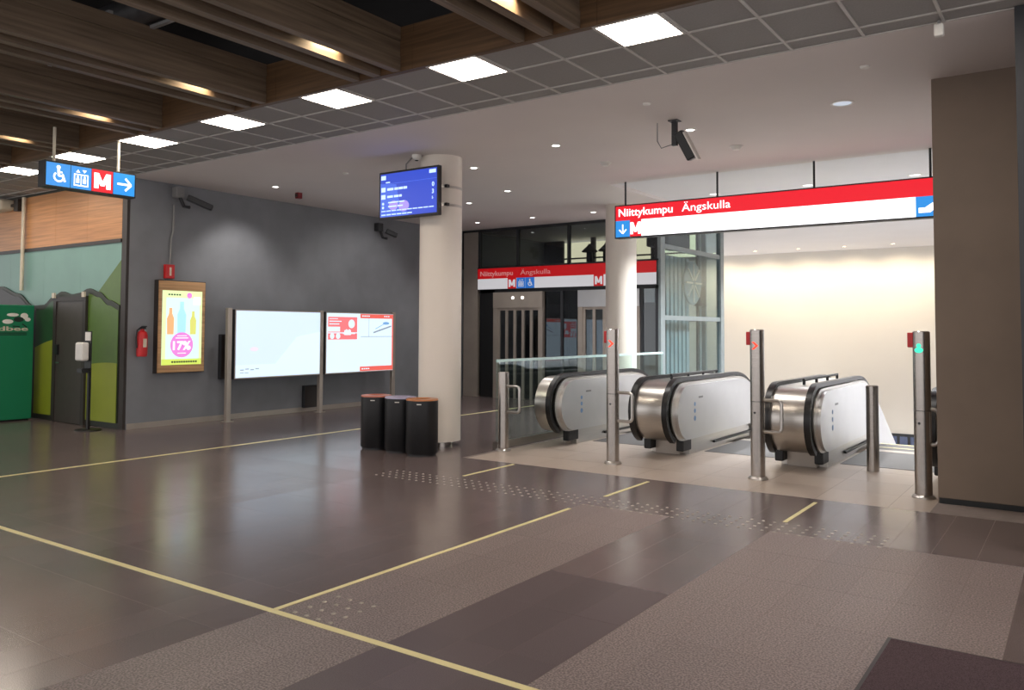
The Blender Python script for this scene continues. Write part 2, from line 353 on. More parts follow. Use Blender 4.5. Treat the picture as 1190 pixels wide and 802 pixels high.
# ---- timber beams
BX = [-5.355+2.0*k for k in range(2, -7, -1)]
for i, x in enumerate(BX):
    k = i-2
    t = thing('ceiling_beam', 'timber beam under the dark ceiling', 'beam', 'timber ceiling beams')
    y0, y1 = -2.9, 5.772
    for j in range(3): B('side_plank', 'beam_wood', t, (x-.09+(.004 if j == 1 else 0), x-(.006 if j == 1 else 0), y0, y1, CEIL+.145*j+.003, CEIL+.145*(j+1)))
    B('slat', 'beam_wood', t, (x-.365, x-.265, y0, y1, CEIL, CEIL+.2)); B('slat', 'beam_wood', t, (x-.645, x-.555, y0, y1, CEIL, CEIL+.2))
    for y in (4.0, 1.5): B('cross_bracket', 'grey_plastic', t, (x-.7, x-.0, y-.02, y+.02, CEIL+.435, CEIL+.465))
    if i > 0: B('tie_bar', 'grey_plastic', t, (x+.01, x+1.35, 4.38, 4.42, CEIL+.41, CEIL+.44))
    base_at(t, (x-.32, 1.4, CEIL))
where = ['above the top edge, right of the largest square light', 'ending just left of the largest square light', 'ending between the second and third square lights', 'ending between the third and fourth square lights', 'ending between the fourth and fifth square lights', 'ending between the fifth and sixth square lights', 'ending between the sixth and seventh square lights', 'ending left of the seventh square light', 'farthest left, beyond the picture edge']
for t, w_ in zip([o for o in C.objects if o.name.startswith('ceiling_beam')], where): t['label'] = 'timber beam ' + w_
bl = ['warm lamp in the timber beam ' + w_ for w_ in where]
for i, x in enumerate(BX):
    t = thing('beam_lamp', bl[i], 'lamp', 'warm lamps in the timber beams')
    lx_, ly_, lz_ = x-.17, 5.12, CEIL+.22
    L('lamp_body', 'black', t, [(.045, 0), (.045, .10), (.02, .13), (.02, .22)], (lx_, ly_, lz_), 16)
    L('lens', 'lamp_warm', t, [(.036, -.004), (.036, .004)], (lx_, ly_, lz_-.004), 16)
    base_at(t, (lx_, ly_, lz_)); spot('beam_spot', (lx_, ly_, lz_-.02), (lx_-.12, ly_-.06, lz_-.22), SPOT_BEAM, 120, (1, .78, .5), .8, .03, t)

# ---- square ceiling light panels
pl_lab = {}
for i, x in enumerate(sorted(PX, reverse=True)):
    t = thing('ceiling_light_panel', 'x', 'ceiling light', 'square light panels in the tiled band')
    B('frame', 'grid_grey', t, (x+.006, x+.594, 5.803, 5.828, CEIL-.008, CEIL+.02), (x+.006, x+.594, 6.345, 6.37, CEIL-.008, CEIL+.02), (x+.006, x+.03, 5.828, 6.345, CEIL-.008, CEIL+.02), (x+.57, x+.594, 5.828, 6.345, CEIL-.008, CEIL+.02))
    B('diffuser', 'panel_light', t, (x+.03, x+.57, 5.828, 6.345, CEIL-.006, CEIL+.01))
    base_at(t, (x+.3, 6.09, CEIL))
    t['label'] = ['bright square ceiling light farthest right beyond the frame', 'bright square ceiling light above the right edge of the picture', 'largest bright square ceiling light, nearest the camera', 'second bright square ceiling light from the right', 'third bright square ceiling light from the right', 'fourth bright square ceiling light from the right', 'fifth bright square ceiling light, right of the hanging sign', 'bright square ceiling light just behind the hanging sign', 'bright square ceiling light at the far left edge', 'bright square ceiling light beyond the left edge'][i]

# ---- left facade with mural, wood panels, door
FY = 7.36
fac = struct(B('wall_facade', 'edge_dark', None, (-24, XL-.14, FY, FY+.25, 0, CEIL+.3)), 'kiosk front with timber panels above a painted hill mural')
for i in range(10):
    x1 = XL-.145-1.1*i; B('wood_panel', 'panel_wood', fac, (x1-1.095, x1, FY-.03, FY+.01, 3.13, 4.10))
for i in range(8):
    x1 = XL-.145-1.3*i; B('teal_panel', 'teal_wall', fac, (x1-1.298, x1, FY-.02, FY+.01, 1.6, 3.07))
B('rail', 'dark_trim', fac, (-24, XL-.145, FY-.045, FY, 3.07, 3.13))
def hills(name, m, xa, xb, fn, d, z0=.08, t=.02, n=26):
    pts = [(xa+(xb-xa)*i/n, fn(xa+(xb-xa)*i/n)) for i in range(n+1)] + [(xb, z0), (xa, z0)]
    return F(name, m, fac, '-y', d, [pts], t)
def wave(x):  # top edge of the painted hills, from the photograph's outline
    key = [(-19, 2.3), (-17.2, 2.45), (-16.5, 2.30), (-15.9, 2.06), (-15.5, 2.07), (-15.15, 2.22), (-14.85, 2.30), (-14.5, 2.24), (-14.25, 2.26), (-13.95, 2.33), (-13.6, 2.26), (-13.3, 2.12), (-12.9, 2.02)]
    for (a, za), (b, zb) in zip(key, key[1:]):
        if a <= x <= b:
            s = (x-a)/(b-a); s = s*s*(3-2*s); return za+(zb-za)*s
    return 2.0
XD0, XD1 = -14.93, -14.03
hills('hill_back', 'hill_green', -13.75, XL-.15, lambda x: 2.2+.58*((x+13.75)/.78), FY-.021, .1, .006)
hills('hill_edge', 'edge_dark', -19, XL-.15, wave, FY-.022, .1, .022, 70)
hills('hill_grey_part', 'hill_grey', -19, -15.75, lambda x: wave(x)-.06, FY-.046, .1, .006, 40)
hills('hill_forest_part', 'hill_forest', -15.75, XD0-.1, lambda x: wave(x)-.09, FY-.046, .1, .006)
hills('hill_lime_part', 'hill_lime', -15.75, XD0-.1, lambda x: 1.25+.22*math.sin((x+15.9)*1.3), FY-.053, .1, .006)
hills('hill_green_part', 'hill_green', XD1+.1, XL-.16, lambda x: wave(x)-.09, FY-.046, .1, .006)
hills('hill_lime_part', 'hill_lime', XD1+.1, XL-.16, lambda x: 1.02+.06*math.sin((x+14)*2), FY-.053, .1, .006)
d1 = struct(B('door_1', 'dark_trim', None, (XD0-.1, XD0, FY-.10, FY-.054, 0, 2.2), (XD1, XD1+.1, FY-.10, FY-.054, 0, 2.2), (XD0, XD1, FY-.10, FY-.054, 2.12, 2.2)), 'dark door in the painted kiosk front')
B('door_leaf', 'door_dark', d1, (XD0, XD1, FY-.082, FY-.054, .01, 2.12))
h = B('door_handle', 'steel', d1, (XD0+.07, XD0+.20, FY-.125, FY-.11, 1.03, 1.05), (XD0+.07, XD0+.09, FY-.11, FY-.082, 1.03, 1.05)); B('lock_box', 'black', d1, (XD0+.03, XD0+.11, FY-.12, FY-.082, 1.18, 1.36))
for x in (XD0-.06, XD1+.06): B('lintel_bracket', 'print_cream', d1, (x-.045, x+.045, FY-.13, FY-.10, 2.18, 2.27))
t = thing('conduit_pipe', 'pale vertical conduit on the kiosk front at far left', 'pipe'); T('pipe', 'print_cream', t, [(-16.27, FY-.085, 2.35), (-16.27, FY-.085, 4.1)], .035); base_at(t, (-16.27, FY-.07, 2.15))
t = thing('wall_projector', 'beige lamp head high on the timber panels at left', 'lamp'); B('housing', 'print_cream', t, (-17.25, -16.72, FY-.30, FY-.05, 3.88, 4.09), bev=.04); B('bracket', 'dark_trim', t, (-16.6, -16.44, FY-.12, FY-.03, 3.86, 4.09), (-16.72, -16.6, FY-.12, FY-.06, 3.95, 4.0)); base_at(t, (-16.85, FY-.05, 3.86))
# green cabinet
t = thing('green_cabinet', 'green advertising cabinet left of the dark door', 'cabinet')
B('body', 'cabinet_green', t, (-16.6, -15.5, 6.0, 7.16, .03, 2.055), bev=.012); B('plinth', 'black', t, (-16.56, -15.54, 6.04, 7.12, 0, .03))
text('lettering', 'udbee', 'print_cream', t, '+x', -15.5, 6.44, 1.60, .075, .62, .02)
F('underline', 'print_dark', t, '+x', -15.5, [R_(6.3, 7.04, 1.55, 1.565), R_(6.3, 7.04, 1.52, 1.535)], .003)
F('emblem_wings', 'print_white', t, '+x', -15.5, [disc(6.80, 1.88, .10, 16, .03), disc(6.99, 1.86, .065, 16, .055), disc(7.05, 1.80, .05, 16, .035), disc(6.72, 1.76, .09, 16, .04)], .003)
F('emblem_body', 'print_dark', t, '+x', -15.5, [disc(6.90, 1.80, .085, 16, .045), bar((6.8, 1.68), (6.92, 1.67), .02), bar((6.96, 1.72), (7.04, 1.66), .02)], .004)
base_at(t, (-16.05, 6.58, 0))
# hand sanitiser stand
t = thing('sanitizer_stand', 'black hand sanitiser stand in front of the kiosk door', 'dispenser')
sx, sy = -13.22, 6.98
L('base_plate', 'black', t, [(.2, 0), (.2, .012), (.19, .018)], (sx, sy, 0), 28); B('post', 'black', t, (sx-.025, sx+.025, sy-.02, sy+.02, .018, 1.45))
B('back_board', 'black', t, (sx-.1, sx+.1, sy-.035, sy-.022, 1.0, 1.6)); B('dispenser', 'white_plastic', t, (sx-.17, sx+.06, sy-.16, sy-.036, 1.12, 1.42), bev=.03); B('drip_tray', 'black', t, (sx-.1, sx+.05, sy-.15, sy-.03, .93, 1.0))
B('notice', 'print_white', t, (sx-.06, sx+.09, sy-.05, sy-.036, 1.45, 1.585)); base_at(t, (sx, sy, 0))

# ================================================================== ON THE GREY WALL
t = thing('poster_lightbox', 'lit advertising poster in a wooden frame on the grey wall', 'poster')
y0, y1, z0, z1 = 7.85, 8.733, .905, 2.458; xf = XL+.12
B('frame', 'frame_wood', t, (XL, xf, y0, y1, z0, z1)); B('frame_edge', 'dark_trim', t, (XL, xf-.01, y0-.012, y1+.012, z0-.012, z0), (XL, xf-.01, y0-.012, y1+.012, z1, z1+.012), (XL, xf-.01, y0-.012, y0, z0, z1), (XL, xf-.01, y1, y1+.012, z0, z1))
a0, a1, b0, b1 = 7.915, 8.67, 1.03, 2.295
s = F('poster', 'post_mint', t, '+x', xf, [R_(a0, a1, b0, b1)], .004); x_ = xf+.004
F('poster_border', 'post_green', s, '+x', x_, [R_(a0, a1, b1-.12, b1), R_(a0, a0+.07, b0, b1-.12), R_(a1-.05, a1, b0, b1-.12)], .001); F('poster_foot', 'post_lime', s, '+x', x_, [R_(a0, a1, b0, b0+.1)], .0015)
def bottle(u, v, w, hh): return [(u-w, v), (u+w, v), (u+w*1.1, v+hh*.6), (u+w*.5, v+hh*.78), (u+w*.45, v+hh), (u-w*.45, v+hh), (u-w*.5, v+hh*.78), (u-w*1.1, v+hh*.6)]
F('drink_orange', 'post_orange', s, '+x', x_, [bottle(8.07, 1.55, .06, .45)], .002); F('drink_blue', 'post_blue', s, '+x', x_, [bottle(8.28, 1.55, .075, .56)], .002); F('drink_yellow', 'post_yellow', s, '+x', x_, [bottle(8.50, 1.55, .055, .40)], .002)
F('price_disc', 'post_pink', s, '+x', x_, [disc(8.29, 1.37, .215, 32)], .004); text('price', '17%', 'post_white', s, '+x', x_+.004, 8.12, 1.29, .14, .34, .04, .002)
F('price_lines', 'post_white', s, '+x', x_+.004, [R_(8.17, 8.41, 1.48, 1.495), R_(8.2, 8.38, 1.52, 1.532), R_(8.21, 8.37, 1.22, 1.235)], .001)
F('small_badge', 'post_pink', s, '+x', x_, [disc(8.42, 2.22, .05, 18)], .002); F('sun_spot', 'post_white', s, '+x', x_, [R_(8.5, 8.64, 2.06, 2.2)], .002)
F('caption', 'post_dark', s, '+x', x_+.0015, [R_(8.1+.045*i, 8.1+.045*i+.035, 1.065, 1.095) for i in range(11)], .001); F('headline', 'post_dark', s, '+x', x_, [R_(8.02+.05*i, 8.02+.05*i+.035, 2.215, 2.24) for i in range(5)], .002)
base_at(t, (XL, 8.29, .9))
t = thing('fire_extinguisher', 'red fire extinguisher hanging beside the poster', 'extinguisher')
ex, ey = XL+.11, 7.575
L('cylinder', 'red_paint', t, [(.07, 1.185), (.082, 1.2), (.085, 1.25), (.085, 1.53), (.07, 1.585), (.035, 1.61), (.03, 1.64)], (ex, ey, 0), 24)
B('valve_handle', 'black', t, (ex-.02, ex+.06, ey-.03, ey+.03, 1.64, 1.675), (ex-.01, ex+.12, ey-.012, ey+.012, 1.675, 1.69)); T('hose', 'black_rubber', t, [(ex, ey-.03, 1.66), (ex+.02, ey-.10, 1.62), (ex+.02, ey-.115, 1.5), (ex+.02, ey-.1, 1.33)], .012)
F('label_panel', 'print_cream', t, '+x', ex+.084, [R_(ey-.03, ey+.03, 1.34, 1.48)], .003); B('hook', 'steel', t, (XL, ex-.02, ey-.015, ey+.015, 1.56, 1.6)); base_at(t, (XL, ey, 1.18))
t = thing('call_point', 'small red alarm box above the wooden poster frame', 'alarm'); B('box', 'red_paint', t, (XL, XL+.08, 7.995, 8.16, 2.50, 2.74), bev=.01); F('glass_strip', 'board_pink' if 0 else 'print_cream', t, '+x', XL+.08, [R_(8.06, 8.095, 2.55, 2.69)], .004); base_at(t, (XL, 8.08, 2.48))
t = thing('wall_conduit', 'thin grey conduit between alarm box and camera on grey wall', 'pipe'); T('pipe', 'grey_plastic', t, [(XL+.025, 8.10, 2.74), (XL+.025, 8.115, 3.2), (XL+.025, 8.15, 3.32), (XL+.025, 8.155, 3.78)], .016); base_at(t, (XL, 8.1, 2.74))
def wall_camera(y, z, label, big=True):
    t = thing('security_camera', label, 'camera', 'security cameras')
    B('junction_box', 'grey_plastic' if big else 'charcoal', t, (XL, XL+.14, y-.08, y+.08, z-.1, z+.08), bev=.015)
    T('arm', 'charcoal', t, [(XL+.1, y, z-.06), (XL+.12, y+.08, z-.24), (XL+.22, y+.12, z-.26)], .03)
    bm = bmesh.new(); box(bm, -.055, .055, -.06, .38 if big else .2, -.045, .055, bev=.015); o = obj('body', bm, 'charcoal', t); o.location = (XL+.25, y+.12, z-.12); o.rotation_euler = (math.radians(-22), 0, math.radians(-32))
    bm = bmesh.new(); lathe(bm, [(.04, .378 if big else .198), (.04, .386 if big else .206)], (0, 0, 0), 16, 'y'); o2 = obj('lens', bm, 'black', t); o2.location = o.location; o2.rotation_euler = o.rotation_euler
    base_at(t, (XL, y, z-.1))
wall_camera(8.2, 4.0, 'dark security camera high on the grey wall above poster')
wall_camera(13.1, 3.92, 'black security camera on the grey wall left of column', False)
t = thing('ceiling_alarm', 'small dark red box under the white ceiling', 'alarm'); B('box', 'dark_red' if 'dark_red' in MATS else (mat('dark_red', (120, 16, 24), .4) and 'dark_red'), t, (-11.76, -11.67, 9.9, 10.0, CEIL-.11, CEIL), bev=.01); B('lens', 'dark_trim', t, (-11.74, -11.69, 9.885, 9.9, CEIL-.08, CEIL-.03)); base_at(t, (-11.715, 9.95, CEIL-.11))
for i, (y0, y1, z0, z1) in enumerate(((9.10, 9.28, .74, 1.55), (11.05, 11.38, .08, .52))):
    t = thing('wall_cabinet', ('dark box on the grey wall left of the white board', 'dark low box on the grey wall behind the middle post')[i], 'box'); B('body', 'charcoal', t, (XL, XL+.08, y0, y1, z0, z1), bev=.008); B('lid', 'dark_trim', t, (XL+.08, XL+.088, y0+.015, y1-.015, z0+.015, z1-.015)); base_at(t, (XL, (y0+y1)/2, z0))
# information board: three posts, two light boxes
t = thing('information_board', 'wide backlit information board on steel posts by grey wall', 'sign'); xi = -12.45
for y in (9.06, 11.2, 13.28): B('post', 'steel_lift', t, (xi-.06, xi+.02, y-.045, y+.045, 0, 2.02), bev=.008); B('foot_plate', 'steel_lift', t, (xi-.1, xi+.06, y-.08, y+.08, 0, .01))
for k, (a, b) in enumerate(((9.14, 11.14), (11.27, 13.23))):
    bx = B('light_box', 'charcoal', t, (xi-.07, xi+.045, a, b, .75, 1.995)); bx['label'] = ('light box with a pale blank map', 'light box with red printed notices')[k]
    B('rim', 'steel_lift', bx, (xi+.045, xi+.055, a, b, 1.975, 1.995), (xi+.045, xi+.055, a, b, .75, .77), (xi+.045, xi+.055, a, a+.018, .77, 1.975), (xi+.045, xi+.055, b-.018, b, .77, 1.975))
    F('map_sheet', 'board_white' if k == 0 else 'board_white2', bx, '+x', xi+.045, [R_(a+.018, b-.018, .77, 1.975)], .004)
    xx = xi+.049
    if k == 0:
        F('map_tint', 'board_white2', bx, '+x', xx, [R_(a+.02, b-.02, .78, 1.0), [(a+.9, 1.0), (b-.02, 1.0), (b-.02, 1.6), (a+1.4, 1.5), (a+1.1, 1.2)]], .001)
        F('map_legend', 'board_grey', bx, '+x', xx+.001, [R_(a+.12+.11*i, a+.12+.11*i+.08, .90+.015*(i % 2), .915+.015*(i % 2)) for i in range(4)] + [R_(a+.12+.1*i, a+.2+.1*i, .85, .86) for i in range(2)], .001)
        F('map_spot', 'board_spot', bx, '+x', xx, [disc(a+.42, 1.28, .09, 16, .04)], .0005)
    else:
        F('notice_red', 'board_red', bx, '+x', xx, [R_(a+.06, a+.86, 1.44, 1.90)], .002)
        F('notice_print', 'board_white2', bx, '+x', xx+.002, [R_(a+.09, a+.32, 1.855, 1.868), R_(a+.09, a+.42, 1.80, 1.82), R_(a+.09, a+.36, 1.745, 1.765), disc(a+.70, 1.76, .09, 18), R_(a+.06, a+.38, 1.60, 1.70), R_(a+.06, a+.86, 1.565, 1.585), disc(a+.17, 1.51, .06, 14), disc(a+.33, 1.51, .06, 14), R_(a+.5, a+.68, 1.53, 1.63), R_(a+.46, a+.8, 1.55, 1.57), disc(a+.56, 1.62, .03, 10), disc(a+.64, 1.62, .03, 10)], .001)
        F('poster_red', 'board_red2', bx, '+x', xx, [R_(a+.95, b-.02, .775, .87), R_(a+.95, b-.02, 1.88, 1.97), R_(b-.055, b-.02, .87, 1.88)], .002)
        F('poster_print', 'board_white2', bx, '+x', xx+.002, [R_(a+1.0+.06*i, a+1.045+.06*i, .81, .835) for i in range(4)]+[R_(a+1.0+.06*i, a+1.045+.06*i, 1.915, 1.94) for i in range(4)]+[R_(a+1.66+.06*i, a+1.70+.06*i, 1.915, 1.94) for i in range(3)], .001)
        F('poster_lines', 'board_grey', bx, '+x', xx, [R_(a+.97, b-.06, 1.49, 1.50), R_(a+1.2, a+1.207, 1.5, 1.88), bar((a+1.34, 1.58), (b-.08, 1.72), .03)], .002)
        F('poster_blue', 'board_blue', bx, '+x', xx, [disc(a+1.72, 1.78, .1, 16, .03), bar((a+1.4, 1.66), (a+1.75, 1.8), .012)], .002)
base_at(t, (xi, 11.17, 0))

# ================================================================== COLUMNS, BINS, SCREEN
for i, (x, y, lab) in enumerate(((-7.62, 9.10, 'round white column behind the three black bins'), (-7.52, 14.55, 'round white column behind the glass balustrade and escalators'))):
    t = thing('column', lab, 'column')
    L('shaft', 'column_white', t, [(.305, .07), (.305, CEIL)], (x, y, 0), 48); L('foot', 'steel', t, [(.17, 0), (.17, .07)], (x+.05, y-.03, 0), 32)
    base_at(t, (x, y, 0))
bins = [(-8.09, 8.30, 'rim_orange', 'black cylindrical bin with reddish rim, farthest from the column'), (-7.63, 8.29, 'rim_lilac', 'black cylindrical bin with lilac rim between two others'), (-7.18, 8.22, 'rim_copper', 'black cylindrical bin with copper rim, nearest the camera')]
for x, y, rm, lab in bins:
    t = thing('waste_bin', lab, 'bin', 'waste bins beside the white column')
    L('base_ring', 'black', t, [(.19, 0), (.19, .03)], (x, y, 0), 32); L('body', 'bin_black', t, [(.205, .03), (.212, .04), (.212, .715), (.205, .72)], (x, y, 0), 40)
    bm = bmesh.new()
    prof = [(.212, .72), (.21, .738), (.12, .744), (.105, .735), (.105, .725)]
    rings = [[bm.verts.new((x+r*math.cos(2*PI*i/40), y+r*math.sin(2*PI*i/40), z)) for i in range(40)] for r, z in prof]
    for a, b in zip(rings, rings[1:]):
        for i in range(40): bm.faces.new((a[i], a[(i+1) % 40], b[(i+1) % 40], b[i]))
    obj('rim', bm, rm, t, True); L('opening', 'black', t, [(.104, .721), (.104, .726)], (x, y, 0), 32)
    o = B('badge', 'white_metal', t, (-.03, .03, -.2155, -.2135, .672, .684)); o.rotation_euler.z = math.radians(30); o.location = (x, y, 0)
    base_at(t, (x, y, 0))
# departure screen on the column
t = thing('departure_screen', 'blue departure screen hanging in front of the white column', 'screen'); ys_ = 8.56
B('casing', 'black', t, (-8.335, -7.215, ys_, ys_+.07, 3.225, 3.915), bev=.006)
s = F('display', 'scr_blue', t, '-y', ys_, [R_(-8.305, -7.245, 3.262, 3.885)], .003); d = ys_-.003
F('display_tint', 'scr_blue2', s, '-y', d, [[(-8.305, 3.262), (-7.75, 3.262), (-7.95, 3.5), (-8.0, 3.72), (-8.305, 3.75)], R_(-8.305, -7.245, 3.735, 3.742)], .001)
F('display_glow', 'scr_glow', s, '-y', d-.001, [disc(-8.05, 3.42, .09, 18, .07), disc(-7.85, 3.40, .10, 18, .08)], .0005)
F('display_icons', 'scr_text', s, '-y', d-.0015, [R_(-8.29, -8.20, 3.80, 3.86), R_(-7.38, -7.26, 3.815, 3.865), R_(-8.285, -8.205, 3.625, 3.69), R_(-8.285, -8.205, 3.52, 3.585), disc(-8.25, 3.455, .02, 10), disc(-8.25, 3.40, .02, 10)], .0015)
def words(y, h, runs): return [R_(u+.001*0, u+w, y, y+h) for u, w in runs]
F('display_words', 'scr_text', s, '-y', d-.0015, words(3.64, .035, [(-8.17, .12), (-8.03, .07), (-7.95, .08), (-7.86, .07)]) + words(3.535, .032, [(-8.17, .11), (-8.04, .09), (-7.94, .05)]) + words(3.458, .018, [(-8.15, .2), (-7.94, .1)]) + words(3.40, .018, [(-8.15, .16), (-7.97, .1)]) + words(3.34, .014, [(-8.28+.1*i, .085) for i in range(10)]) + words(3.285, .016, [(-8.28+.1*i, .085) for i in range(6)]) + words(3.75, .018, [(-8.2, .08)]), .0012)
for dg_, z in (('0', 3.63), ('3', 3.53), ('5', 3.455)): text('digit', dg_, 'scr_text', s, '-y', d-.001, -7.33, z, .06 if z > 3.5 else .035, None, .02, .002)
B('mount_plate', 'grey_plastic', t, (-7.75, -7.45, ys_+.07, ys_+.235, 3.4, 3.75))
for z in (3.42, 3.68):
    L('clamp_band', 'steel_brushed', t, [(.309, -.018), (.309, .018)], (-7.62, 9.10, z), 48); B('clamp_bolt', 'charcoal', t, (-7.36, -7.315, 8.86, 8.92, z-.02, z+.02))
T('cable', 'grey_plastic', t, [(-7.85, ys_+.04, 3.9), (-7.86, ys_+.05, 4.0), (-7.83, ys_+.12, 4.09), (-7.78, ys_+.2, CEIL)], .012); base_at(t, (-7.775, ys_, 3.22))
t = thing('ceiling_socket', 'white ceiling socket above the departure screen', 'fitting'); L('cover', 'white_plastic', t, [(.03, CEIL-.075), (.06, CEIL-.05), (.07, CEIL)], (-7.76, 8.72, 0), 20); L('ring', 'charcoal', t, [(.02, CEIL-.085), (.028, CEIL-.072)], (-7.76, 8.72, 0), 14); base_at(t, (-7.76, 8.72, CEIL-.085))

# ================================================================== HANGING SIGNS
def pict_chair(u, v, s): return [disc(u+.0*s, v+.34*s, .09*s, 14)] + ring(u+.02*s, v-.10*s, .21*s, .08*s, math.radians(130), math.radians(400), 16) + [bar((u, v+.25*s), (u+.02*s, v-.05*s), .11*s), bar((u, v-.04*s), (u+.22*s, v-.06*s), .09*s), bar((u+.20*s, v-.03*s), (u+.30*s, v-.30*s), .09*s), bar((u, v+.12*s), (u+.18*s, v+.12*s), .07*s)]
def pict_lift(u, v, s):
    out = [R_(u-.34*s, u+.34*s, v-.40*s, v-.34*s), R_(u-.34*s, u-.29*s, v-.40*s, v+.16*s), R_(u+.29*s, u+.34*s, v-.40*s, v+.16*s), R_(u-.34*s, u+.34*s, v+.12*s, v+.17*s), R_(u-.025*s, u+.025*s, v-.36*s, v+.14*s)]
    for k in (-1, 1): out += [disc(u+.16*s*k, v+.03*s, .055*s, 12), R_(u+.16*s*k-.07*s, u+.16*s*k+.07*s, v-.26*s, v-.04*s), [(u+.15*s*k-.1*s, v+(.24 if k < 0 else .38)*s), (u+.15*s*k+.1*s, v+(.24 if k < 0 else .38)*s), (u+.15*s*k, v+(.38 if k < 0 else .24)*s)]]
    return out
def pict_arrow(u, v, s, dr='right'):
    f = {'right': lambda a, b: (u+a, v+b), 'down': lambda a, b: (u+b, v-a)}[dr]
    return [bar(f(-.34*s, 0), f(.30*s, 0), .10*s), bar(f(.06*s, .30*s), f(.36*s, 0), .10*s), bar(f(.06*s, -.30*s), f(.36*s, 0), .10*s)]
def letter_m(u, v, w, h):
    k = w*.27
    return [[(u-w/2, v-h/2), (u-w/2+k, v-h/2), (u-w/2+k, v+h/2), (u-w/2, v+h/2)], [(u+w/2-k, v-h/2), (u+w/2, v-h/2), (u+w/2, v+h/2), (u+w/2-k, v+h/2)], [(u-w/2, v+h/2), (u-w/2+k*1.05, v+h/2), (u+k*.45, v-h*.32), (u-k*.45, v-h*.32)], [(u+w/2, v+h/2), (u+w/2-k*1.05, v+h/2), (u-k*.45, v-h*.32), (u+k*.45, v-h*.32)]]
# left hanging sign (faces +x)
t = thing('direction_sign', 'blue hanging direction sign with red M and arrow', 'sign'); xs_ = -10.42; ya, yb, za, zb = 4.90, 6.05, 3.415, 3.70
B('housing', 'black', t, (xs_-.16, xs_, ya-.015, yb+.015, za-.02, zb+.02))
w = (yb-ya)/4.0
wi = [ya, ya+.30, ya+.565, ya+.85, yb]
for k in range(4):
    p = F('pictogram_panel', ('sign_blue', 'sign_blue', 'sign_red', 'sign_blue')[k], t, '+x', xs_, [R_(wi[k]+.004, wi[k+1]-.004, za, zb)], .004)
    u, v, s = (wi[k]+wi[k+1])/2, (za+zb)/2, .27
    F('pictogram', 'sign_mark', p, '+x', xs_+.004, (pict_chair(u, v, s), pict_lift(u, v, s), letter_m(u, v, .22, .2), pict_arrow(u, v, s))[k], .002)
for y in (5.03, 5.86): T('rod', 'print_cream', t, [(xs_-.08, y, zb), (xs_-.08, y, CEIL+.02)], .018)
base_at(t, (xs_-.08, 5.47, za))
# big red/white sign over the escalators (faces -y)
t = thing('station_sign', 'long red and white lit sign hanging above the escalators', 'sign'); yd = 12.2; xa, xb = -6.40, -1.30; za, zm, zb = 3.205, 3.478, 3.72
B('housing', 'black', t, (xa-.02, xb+.02, yd, yd+.16, za-.02, zb+.02))
p = F('red_band', 'sign_red', t, '-y', yd, [R_(xa, xb, zm, zb)], .004); text('lettering', 'Niittykumpu', 'sign_mark', p, '-y', yd-.004, xa+.055, 3.55, .125, .97, .016, .003); text('lettering', 'Ängskulla', 'sign_mark', p, '-y', yd-.004, xa+1.18, 3.55, .125, .80, .004, .003)
p = F('white_band', 'sign_white', t, '-y', yd, [R_(xa+.47, -1.835, za, zm)], .004)
p = F('pictogram_panel', 'sign_blue', t, '-y', yd, [R_(xa, xa+.262, za, zm)], .004); F('pictogram', 'sign_mark', p, '-y', yd-.004, pict_arrow(xa+.131, (za+zm)/2, .22, 'down'), .002)
p = F('pictogram_panel', 'sign_red', t, '-y', yd, [R_(xa+.262, xa+.47, za, zm)], .004); F('pictogram', 'sign_mark', p, '-y', yd-.004, letter_m(xa+.366, (za+zm)/2, .19, .2), .002)
p = F('pictogram_panel', 'sign_blue', t, '-y', yd, [R_(-1.835, xb, za, zm)], .004); F('pictogram', 'sign_mark', p, '-y', yd-.004, [[(-1.80, za+.05), (-1.66, za+.05), (-1.45, zm-.08), (-1.36, zm-.08), (-1.36, zm-.02), (-1.52, zm-.02), (-1.72, za+.12), (-1.80, za+.12)]], .002)
for x in (-6.26, -4.66, -3.19, -1.66): T('rod', 'charcoal', t, [(x, yd+.08, zb), (x, yd+.08, CEIL+.01)], .016)
base_at(t, ((xa+xb)/2, yd+.08, za))

# ================================================================== FAR LOBBY: dark glass front, lifts, sign
cw = sempty('wall_lobby', 'dark glazed lift lobby front at the far end'); cw.location = (0, 0, 0)
XR = -7.47
for x in (-12.80, -12.30, -11.15, -9.72, -8.55, XR-.06): B('mullion', 'charcoal', cw, (x-.03, x+.03, FAR_Y-.02, FAR_Y+.06, 3.17, CEIL))
B('mullion', 'charcoal', cw, (-12.8, XR, FAR_Y-.02, FAR_Y+.06, CEIL-.06, CEIL)); B('mullion', 'charcoal', cw, (-12.8, XR, FAR_Y-.02, FAR_Y+.06, 3.165, 3.20))
for a, b in ((-12.27, -11.18), (-11.12, -9.75), (-9.69, -8.58), (-8.52, XR-.09)): B('glass_pane', 'dark_glass', cw, (a, b, FAR_Y+.01, FAR_Y+.022, 3.20, CEIL-.06))
B('side_panel', 'steel_lift', cw, (-12.77, -12.33, FAR_Y-.04, FAR_Y+.05, 0, CEIL-.06)); B('dark_panel', 'black', cw, (-12.27, -11.83, FAR_Y, FAR_Y+.05, 0, 2.63))
B('header', 'charcoal', cw, (-12.3, XR, FAR_Y, FAR_Y+.05, 2.56, 2.64))
for a, b in ((-10.36, -9.90), (-9.90, -9.47), (-7.86, XR-.06)): B('glass_pane', 'dark_glass', cw, (a+.02, b-.02, FAR_Y+.01, FAR_Y+.022, .02, 2.56))
for x in (-9.90, -7.87, XR-.04): B('mullion', 'charcoal', cw, (x-.03, x+.03, FAR_Y-.02, FAR_Y+.06, 0, 2.56))
room = sempty('wall_lobby_room', 'dark room behind the glazed lobby front')
